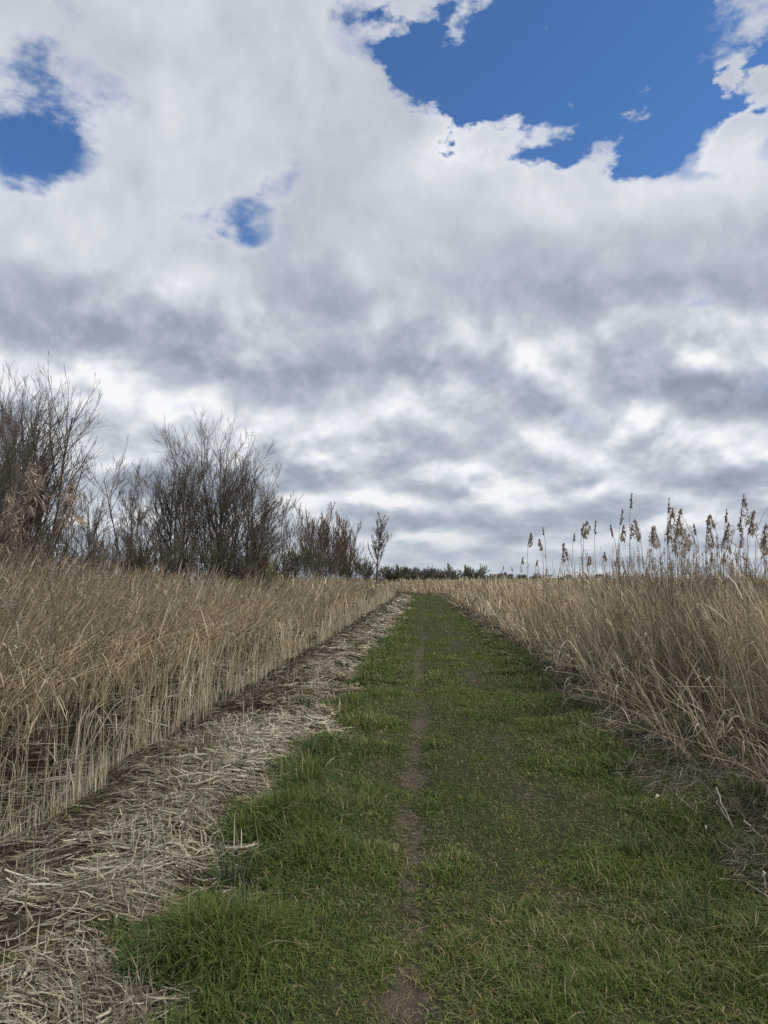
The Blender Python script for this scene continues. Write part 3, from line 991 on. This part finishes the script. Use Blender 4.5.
def make_trees():
    G = 'bare trees behind the left reed bed'
    T = tree_px
    T('bare_willow', 'big dark many stemmed bare willow cut by the left edge of the photo', 'tree', G, -22, 350, 15, 120, nst=14,
      kids=(14, 8, 4), seed=3, r0=.062, r_end=.0030, levels=3)
    T('bare_willow', 'tall many stemmed bare tree with dense fine twigs, nearest to the left edge', 'tree', G, 36, 352, 18.5, 118, nst=15,
      kids=(14, 8, 4), seed=5, r0=.07, r_end=.0034, levels=3)
    T('bare_willow', 'low thin bare tree in the gap right of the nearest tall one', 'tree', G, 96, 458, 26, 42, nst=7, kids=(7, 6, 4), seed=8, r0=.035, r_end=.0048)
    T('bare_willow', 'slender bare tree with forked top left of the tall dense group', 'tree', G, 132, 432, 28, 66, nst=8, kids=(8, 7, 5), seed=9, r0=.045, r_end=.0048)
    T('bare_alder', 'left tree of the tall dense group, fanning out from its foot', 'tree', G, 180, 416, 30, 92, nst=12, kids=(13, 7, 4), seed=11, r0=.062, r_end=.0042, up=.04)
    T('bare_alder', 'tallest tree of the tall dense group, straight close stems', 'tree', G, 220, 409, 31, 96, nst=14, kids=(13, 7, 4), seed=12, r0=.062, r_end=.0042, up=.045)
    T('bare_alder', 'right tree of the tall dense group, lower and rounded', 'tree', G, 252, 444, 32, 76, nst=11, kids=(13, 7, 4), seed=13, r0=.062, r_end=.0045, up=.04)
    T('bare_alder', 'thin leaning bare tree between the tall group and the reddish bushes', 'tree', G, 289, 484, 40, 34, nst=4, kids=(8, 6, 4), seed=15, r0=.045, r_end=.0055, up=.06)
    T('brushy_alder', 'reddish brown brushy tree, left of the two upright brushy ones', 'tree', G, 320, 500, 60, 60, nst=22, kids=(10, 6, 4), ratio=.4, angle=.35, seed=16, r0=.06,
      r_end=.008, twig=M_TWIGRED, up=.05)
    T('brushy_alder', 'reddish brown brushy tree, right of the two upright brushy ones', 'tree', G, 346, 511, 74, 44, nst=16, kids=(9, 6, 4), ratio=.38, angle=.33, seed=17, r0=.06,
      r_end=.010, twig=M_TWIGRED, up=.05)
    T('lone_bare_tree', 'slim lone bare tree standing apart at the end of the left row', 'tree', G, 377, 511, 104, 28, nst=1, kids=(38, 9, 4), ratio=.33, angle=.52, seed=18, r0=.16,
      r_end=.012, up=.06, wig=.04, single=True, fan=1)
    # undergrowth: shrubs one can tell apart by place
    sh = [(12, 520, 17, 50, 'dark tangled shrub under the tree nearest the left edge'),
          (62, 508, 20, 50, 'dark twiggy shrub at the right foot of the nearest tall tree'),
          (100, 512, 24, 46, 'brown shrub in the gap between the nearest tree and the forked one'),
          (134, 516, 26, 44, 'dense shrub under the slender forked tree'),
          (168, 522, 28, 42, 'dark shrub at the left foot of the tall dense group'),
          (206, 524, 29, 44, 'dark shrub in the middle of the tall dense group'),
          (236, 522, 30, 40, 'dark shrub under the tallest tree, left of the green bush'),
          (288, 530, 44, 36, 'brown shrub right of the green bush'),
          (312, 532, 56, 40, 'brown shrub under the left reddish brushy tree'),
          (345, 536, 70, 36, 'brown shrub under the right reddish brushy tree'),
          (366, 554, 106, 28, 'low dark shrub left of the slim lone tree'),
          (392, 564, 110, 24, 'low olive shrub right of the slim lone tree')]
    for i, (px, yt, Y, w, lab) in enumerate(sh):
        T('bare_shrub', lab, 'shrub', 'undergrowth below the bare trees', px, yt, Y, w * 1.4, nst=19, levels=2, kids=(8, 6), ratio=.5, angle=.6,
          seed=40 + i, r0=.022, r_end=.0035 + .00014 * Y, up=.06, wig=.14, twig=[M_TWIG, M_TWIGOLIVE][i % 2], cut=1, fan=1.2)
    T('budding_bush', 'yellowish green budding bush at the foot of the tall dense group', 'bush', None, 258, 534, 33, 44, nst=20, levels=2, kids=(10, 8), ratio=.5,
      angle=.8, seed=60, r0=.022, r_end=.011, twig=M_TWIGGREEN, cut=1, fan=1.3)
    # far row
    far = [(402, 564, 24), (413, 567, 18), (424, 565, 22), (436, 568, 22), (447, 567, 20), (463, 563, 32), (479, 569, 22), (492, 571, 24), (506, 572, 22), (521, 573, 20),
           (540, 573, 24), (566, 573, 28), (596, 572, 30), (634, 573, 34)]
    words = ['olive rounded tree, leftmost of the far row across the path end', 'second tree of the far row from the left, narrow and dark',
             'third tree of the far row, above the left edge of the path end', 'fourth tree of the far row, above the middle of the path end',
             'fifth tree of the far row, just left of the domed one', 'domed olive tree, highest and broadest of the far row',
             'low tree of the far row touching the domed one on its right', 'second low far tree right of the domed one',
             'third low far tree right of the domed one', 'fourth low far tree right of the domed one, left of the plumed reeds',
             'far tree showing as a dark line behind the first plumed reeds', 'far tree low behind the round headed plumed pair',
             'far tree low behind the dense clump of plumed reeds', 'rightmost far tree, low behind the very large bushy plume']
    for i, ((px, yt, w), lab) in enumerate(zip(far, words)):
        Y = 150 + 12 * math.sin(i * 2.1)
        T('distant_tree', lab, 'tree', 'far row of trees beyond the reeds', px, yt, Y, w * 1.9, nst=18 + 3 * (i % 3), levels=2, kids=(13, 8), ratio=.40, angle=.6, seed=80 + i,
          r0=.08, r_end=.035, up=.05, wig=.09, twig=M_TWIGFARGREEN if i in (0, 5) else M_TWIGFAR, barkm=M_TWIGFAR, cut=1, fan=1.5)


# ------------------------------------------------------------------ tufts, stalks, leaves
def grass_tuft(px, py, rad, h, label, n=150, mat=None, sp=1.0):
    p = on_ground(px, py)
    p = Vector((p.x, p.y, float(land(p.x, p.y))))
    b = Bag()
    k = max(1, p.y / 5)
    ang = rng.uniform(0, 2 * np.pi, n)
    rr = rad * np.sqrt(rng.uniform(0, 1, n)) * .6
    X, Y = p.x + np.cos(ang) * rr, p.y + np.sin(ang) * rr
    blades(b, X, Y, h * rng.uniform(.5, 1.25, n), .0048 * k * rng.uniform(.6, 1.2, n), rng.uniform(.15, 1.1, n) * sp,
           np.clip(rng.beta(2, 2.2, n) + (rng.uniform(0, 1, n) < .05) * .5, 0, 1), ang=ang + rng.normal(0, .5, n))
    o = b.out('grass_tuft', mat or M_TUFT, origin=(p.x, p.y, p.z))
    tag(o, label, 'grass tuft', 'grass tufts beside the path')


TUFTS = [
    (152, 740, .13, .16, 'dark green tuft alone on the straw bank below the ditch reeds'),
    (178, 722, .10, .13, 'small yellowish tuft at the foot of the ditch reeds'),
    (226, 697, .13, .14, 'flat green tuft at the reed foot, above the straw bank'),
    (290, 664, .16, .14, 'green tuft far up the straw bank by the reed foot'),
    (312, 756, .17, .17, 'very dark tuft where the straw meets the grass, left side'),
    (302, 716, .15, .15, 'mid green tuft on the straw edge above the very dark one'),
    (342, 672, .17, .15, 'green tuft on the left grass edge, far along the path'),
    (150, 985, .20, .20, 'big long bladed tuft in the bottom left corner of the grass'),
    (238, 885, .18, .18, 'long bladed tuft at the grass edge left of the bare rut'),
    (505, 640, .22, .17, 'dark tuft on the right grass edge, furthest of its side'),
    (548, 668, .22, .17, 'broad dark green tuft at the foot of the right reeds'),
    (612, 706, .15, .16, 'dark tuft poking from the straw right of the path'),
    (640, 744, .14, .17, 'green tuft among straw below the leaning reeds'),
    (690, 752, .14, .22, 'upright green tuft with yellow tips among the straw, right bank'),
    (762, 812, .12, .18, 'tuft at the right edge of the photo under the reeds'),
    (640, 858, .16, .15, 'loose tuft in the right verge below the pale leaves'),
    (700, 930, .18, .17, 'full tuft in the right verge near the bottom corner'),
]


def stalk(x0, y0, h0, x1, y1, h1, r, label, name='fallen_reed_stalk', sag=0.02, mat=None, group='fallen pale reed stalks'):
    a, b = on_ground(x0, y0, h0), on_ground(x1, y1, h1)
    a.z += float(land(a.x, a.y))
    b.z += float(land(b.x, b.y))
    K = 8
    t = np.linspace(0, 1, K)[:, None]
    P = np.array(a)[None] * (1 - t) + np.array(b)[None] * t
    P[:, 2] -= (sag * np.sin(t * np.pi))[:, 0]
    P[1:-1] += rng.normal(0, .004, (K - 2, 3))
    P[:, 2] = np.maximum(P[:, 2], land(P[:, 0], P[:, 1]) + r)
    g = Bag()
    g.tubes(P[None], r * np.linspace(1, .7, K)[None], np.array([rng.uniform(.2, 1)]), 6)
    tag(g.out(name, mat or M_PALE, origin=tuple(P[0])), label, 'reed stalk', group)


def pale_leaf(px, py, size, ang, label):
    p = on_ground(px, py, .05)
    p.z = float(land(p.x, p.y)) + .05
    K = 7
    t = np.linspace(0, 1, K)
    P = np.zeros((1, K, 3))
    d = np.array([math.cos(ang), math.sin(ang), 0])
    P[0] = np.array(p)[None] + d[None] * (t * size)[:, None]
    P[0, :, 2] += .02 * np.sin(t * 3.0) + .3 * size * t
    w = size * .42 * np.sin(np.clip(t * .93 + .05, 0, 1) * np.pi) ** .8
    side = np.array([[-d[1], d[0], .7]])
    side /= np.linalg.norm(side)
    g = Bag()
    g.ribbons(P, w[None], side, np.array([.9]))
    o = g.out('dry_leaf', M_PALE, origin=tuple(p))
    m = o.modifiers.new('thickness', 'SOLIDIFY')
    m.thickness = .0015
    tag(o, label, 'dry leaf', 'pale dry leaves on the right verge')


def make_small():
    for t in TUFTS:
        grass_tuft(t[0], t[1], t[2], t[3], t[4])
    stalk(589, 733, .05, 616, 721, .10, .0035, 'short pale stalk slanting over the right grass edge, furthest of the fallen ones')
    stalk(676, 691, .55, 800, 691, .55, .0030, 'thin level stalk lying across the leaning reeds at the right edge')
    stalk(716, 788, .20, 738, 838, .02, .0036, 'upper of two pale stalks slanting down to the grass, right bank')
    stalk(721, 808, .14, 740, 834, .02, .0034, 'lower of two pale stalks slanting down to the grass, right bank')
    stalk(650, 765, .05, 664, 782, .03, .0034, 'short stalk lying at the straw edge left of the long one')
    stalk(666, 784, .04, 722, 808, .04, .0042, 'long pale stalk lying along the edge of the right grass')
    stalk(744, 822, .07, 776, 846, .05, .0048, 'thick white stalk at the right edge of the photo')
    stalk(600, 741, .05, 625, 751, .05, .0038, 'pale stalk lying flat where the straw begins, right bank')
    stalk(4, 888, .08, 48, 896, .05, .0048, 'thick tan stalk lying at the left edge on the straw')
    stalk(6, 897, .05, 30, 902, .04, .0052, 'flat whitish stalk just under the thick tan one, left edge')
    stalk(26, 918, .25, 26, 965, .0, .0034, 'upright tan stub near the left edge, bottom corner', 'reed_stub', 0, M_REED, 'upright reed stubs on the straw bank')
    st = [(130, 880, .24, 140, 830, 'leaning pale stub in the middle of the straw bank'),
          (66, 826, .22, 66, 800, 'short upright stub near the reeds on the outer bank'),
          (110, 852, .25, 118, 815, 'stub left of the leaning pale one'),
          (100, 790, .30, 104, 745, 'tall stub standing between ditch reeds and straw'),
          (168, 850, .22, 170, 812, 'upright stub right of the leaning pale one'),
          (208, 800, .24, 212, 760, 'upright stub on the inner straw by the grass edge'),
          (76, 905, .20, 72, 868, 'stub low on the straw bank, above the corner tuft'),
          (112, 925, .20, 112, 885, 'stub straight above the big corner tuft')]
    for x0, y0, h, x1, y1, lab in st:
        a = on_ground(x0, y0)
        d = at_depth(x1, y1, a.y)
        K = 6
        t = np.linspace(0, 1, K)[:, None]
        z0 = float(land(a.x, a.y)) - .01
        P = np.array([[a.x, a.y, z0]]) * (1 - t) + np.array([[d.x, d.y, max(d.z, z0 + .1)]]) * t
        P[1:-1, :2] += rng.normal(0, .002, (K - 2, 2))
        g = Bag()
        g.tubes(P[None], .0034 * np.linspace(1, .75, K)[None], np.array([rng.uniform(.5, 1)]), 6)
        tag(g.out('reed_stub', M_REED, origin=tuple(P[0])), lab, 'reed stub', 'upright reed stubs on the straw bank')
    pale_leaf(655, 800, .045, .5, 'furthest pale dry leaf on the right grass, below the straw')
    pale_leaf(690, 824, .045, 2.3, 'pale dry leaf in the grass left of the small round one')
    pale_leaf(706, 832, .03, 1.2, 'small round pale leaf in the grass below the slanting stalks')
    pale_leaf(763, 880, .045, .9, 'pale curled leaf at the right edge, nearest to the viewer')


# ------------------------------------------------------------------ light and sky
SUN_EL, SUN_AZ = R(44), R(98)     # azimuth measured clockwise from +Y (to the right of the path)


# loose layout of the sky: pixel, half widths in degrees, amount
HOLES = [(615, 40, 14, 6.4, 1.9, .3), (735, 125, 8, 4.0, .7, .2), (450, 60, 5.5, 3.6, .55, .2), (500, 20, 10, 6, 1.3, .2), (650, 110, 7, 3.0, .8, .2),
         (30, 120, 6.6, 4.2, .62, .0), (150, 95, 5, 2, .3), (85, 70, 4, 2.4, .35), (243, 232, 3.0, 2.6, .8), (190, 226, 2.6, 1.4, .7), (285, 178, 3.2, 1.8, .6),
         (690, 312, 2.6, 1.0, .55), (200, 406, 3, .8, .35), (355, 50, 2.2, 2.2, .35), (0, 140, 5, 3.6, .4)]
ADDS = [(742, 60, 4.2, 6.5, 1.7), (520, 200, 17, 8, .30), (180, 20, 13, 8, .22), (100, 250, 14, 6, .18), (600, 300, 26, 8, .2), (350, 420, 40, 8, .16), (650, 230, 12, 5, .2),
        (500, 530, 40, 4, .25)]
DARK = [(120, 335, 20, 5.5, .8), (430, 335, 22, 4.0, .85), (650, 390, 22, 4.0, .85), (330, 485, 16, 1.6, .6), (600, 255, 14, 3.6, .65), (700, 490, 18, 2.0, .65), (50, 190, 8, 3, .2),
        (330, 120, 7, 4, .25), (150, 60, 8, 4, .3), (480, 520, 20, 1.4, .5), (480, 450, 12, 1.6, .5), (250, 360, 12, 2.5, .5), (740, 50, 5, 6, .2)]
LITE = [(600, 170, 18, 4.0, 1.0), (490, 115, 8, 4, .9), (60, 225, 14, 4, .5), (230, 325, 5, 2.0, .4), (130, 395, 8, 1.8, .8), (230, 120, 10, 4, .3), (420, 150, 8, 4, .4),
        (640, 468, 7, 1.2, .65), (420, 428, 12, 1.2, .6), (300, 390, 8, 1.2, .5), (310, 460, 9, 1.1, .5), (740, 230, 8, 4, .4), (420, 500, 16, 1.2, .3)]


def make_sky():
    w = bpy.data.worlds.new("World")
    scene.world = w
    w.use_nodes = True
    nt = w.node_tree
    nt.nodes.clear()
    out = nt.nodes.new('ShaderNodeOutputWorld')
    bg = nt.nodes.new('ShaderNodeBackground')
    STR = .1
    bg.inputs['Strength'].default_value = STR
    nt.links.new(bg.outputs[0], out.inputs[0])
    sky = nt.nodes.new('ShaderNodeTexSky')
    sky.sky_type = 'NISHITA'
    sky.sun_disc = False
    sky.sun_elevation = SUN_EL
    sky.sun_rotation = SUN_AZ
    sky.air_density = 1.0
    sky.dust_density = .35
    sky.ozone_density = 2.2
    tc = nt.nodes.new('ShaderNodeTexCoord')
    sep = nt.nodes.new('ShaderNodeSeparateXYZ')
    nt.links.new(tc.outputs['Generated'], sep.inputs[0])
    x, y, z = (S(nt, sep.outputs[i]) for i in range(3))
    zc = z.max(0.0)
    # cloud layer: where the ray meets a curved layer overhead
    az = x.atan2(y) * (180 / math.pi)         # degrees right of the path
    el = zc.min(1.0).asin() * (180 / math.pi)
    zz = (zc + .13)._m('LOGARITHM', math.e) * -.46    # layers crowd together towards the horizon

    def at(k, dz=0.0, dx=0.0):
        return combine(nt, x + dx, y, zz + dz + k)

    def cloudfield(dz, det=6):
        return noise(nt, at(.37, dz), 1.6, 2, .5) * .45 + noise(nt, at(3.1, dz), 3.2, det, .52, .2) * .75
    f0 = cloudfield(0.0)
    f1 = cloudfield(-.075, 3)                 # a step up, towards the light
    g0, g1 = noise(nt, at(8.4), 8.5, 6, .58, .2), noise(nt, at(8.4, -.026, .010), 8.5, 4, .58, .2)

    def puffs(dz):
        wp = noise(nt, at(2.2, dz), 11.0, 3, .55) - .5
        n = nt.nodes.new('ShaderNodeTexVoronoi')
        n.feature = 'SMOOTH_F1'
        n.inputs['Scale'].default_value = 9.0
        n.inputs['Smoothness'].default_value = .5
        nt.links.new(combine(nt, x + wp * .16, y, zz + dz + wp * .13), n.inputs['Vector'])
        return S(nt, n.outputs['Distance'])
    b0, b1 = puffs(0.0), puffs(-.032)
    # raggedness for the placed openings
    sx, sy = az * .055, el * .10
    wr = noise(nt, combine(nt, sx, sy, 1.7), 1.5, 5, .52)
    wr2 = noise(nt, combine(nt, sx, sy, 9.1), 1.5, 5, .52)
    wf = noise(nt, combine(nt, sx, sy, 5.5), 11, 3, .6)
    wr3 = noise(nt, combine(nt, sx, sy, 3.3), 2.4, 7, .6)
    azw = az + (wr - .5) * 10
    elw = el + (wr2 - .5) * 7
    azs = az + (wr - .5) * 16
    wn = (wr3 - .5) * 5.0
    els = el + (wr2 - .5) * 9

    def spot(px, py, rx, ry, amp, hard=0.0, soft=False):
        d = ray(px, py).normalized()
        a0 = math.degrees(math.atan2(d.x, d.y))
        e0 = math.degrees(math.asin(d.z))
        q = (((azs if soft else azw) - a0) / rx).pow(2.0) + (((els if soft else elw) - e0) / ry).pow(2.0)
        q = q + (wn if not soft else wn * .5)
        return q.smooth(hard - .55, 1.35, amp, 0.0)

    def total(lst, soft=False):
        t = None
        for h in lst:
            s = spot(*h, soft=soft)
            t = s if t is None else t + s
        return t
    holes = total(HOLES)
    adds = total(ADDS)
    veil = noise(nt, combine(nt, sx, sy, 7.7), 3.2, 7, .62)
    cov = f0 + (wr - .5) * .25 + (veil - .5) * .5 - holes * (veil * 1.5 + .12) + adds * .8
    dens = (cov + (wf - .5) * .12).smooth(.06, .60)
    thick = cov.smooth(.52, .95)
    low = el.smooth(27, 14)
    relief = (f0 - f1) * (low * .2 + 1.0) + (g0 - g1) * (low * .85 + .45) + (b1 - b0) * (low * 1.7 + .2)
    dark = total(DARK, True)
    lite = total(LITE, True)
    L = relief + .69 - thick * .10 + (g0.smooth(.40, .62) - .5) * (low * .16 + .06) + (f0 - .58) * -.35 - dark * .165 + lite * .25
    lum = (L + ((g0 + wf * .5) - .75) * .12).smooth(-.20, 1.20, .0, 1.0, 'LINEAR')
    cc = ramp(nt, lum, [(0.0, (.29, .33, .395)), (.25, (.37, .413, .49)), (.5, (.50, .545, .622)), (.72, (.68, .715, .78)), (.9, (.86, .875, .91)), (1.0, (.95, .955, .97))])
    # towards the horizon the clouds go paler and flatter
    cc = mixc(nt, el.smooth(8, 0, 0, .5), cc, (.47, .53, .61))
    sc = nt.nodes.new('ShaderNodeVectorMath')
    sc.operation = 'SCALE'
    nt.links.new(cc, sc.inputs[0])
    sc.inputs['Scale'].default_value = 1 / STR
    skyc = mixc(nt, 1.0, sky.outputs[0], SKY_TINT, 'MULTIPLY')
    dens = (dens + el.smooth(6, 1.5, 0, .55)).min(1.0) * .985
    c = mixc(nt, dens, skyc, sc.outputs[0])
    nt.links.new(c, bg.inputs['Color'])
    w.cycles.sampling_method = 'MANUAL'
    w.cycles.sample_map_resolution = 512
    # sun behind thin cloud
    sd = bpy.data.lights.new('sun', 'SUN')
    sd.energy = 4.0
    sd.angle = R(8)
    sd.color = (1, .95, .88)
    so = bpy.data.objects.new('sun', sd)
    COL.objects.link(so)
    dv = Vector((math.sin(SUN_AZ) * math.cos(SUN_EL), math.cos(SUN_AZ) * math.cos(SUN_EL), math.sin(SUN_EL)))
    so.rotation_euler = dv.to_track_quat('Z', 'Y').to_euler()
    so.location = (20, 20, 40)


SKY_TINT = (.66, 1.0, 1.38)
make_sky()
if True:
    make_ground()
    make_grass()
    make_litter()
    make_left_reeds()
    make_right_reeds()
    for h in HEADS:
        plumed_reed(*h, 'plumed reeds standing above the right reed bed')
    for h in LEFT_HEADS:
        plumed_reed(*h, 'plumed reeds before the left trees', left=True)
    make_trees()
    make_small()

vs = scene.view_settings
scene.display_settings.display_device = 'sRGB'
vs.view_transform = 'Standard'
vs.look = 'None'
vs.exposure = 0.0
vs.gamma = 1.0
scene.cycles.max_bounces = 4
scene.cycles.diffuse_bounces = 2
scene.cycles.glossy_bounces = 2
scene.cycles.transmission_bounces = 3
scene.cycles.use_denoising = False
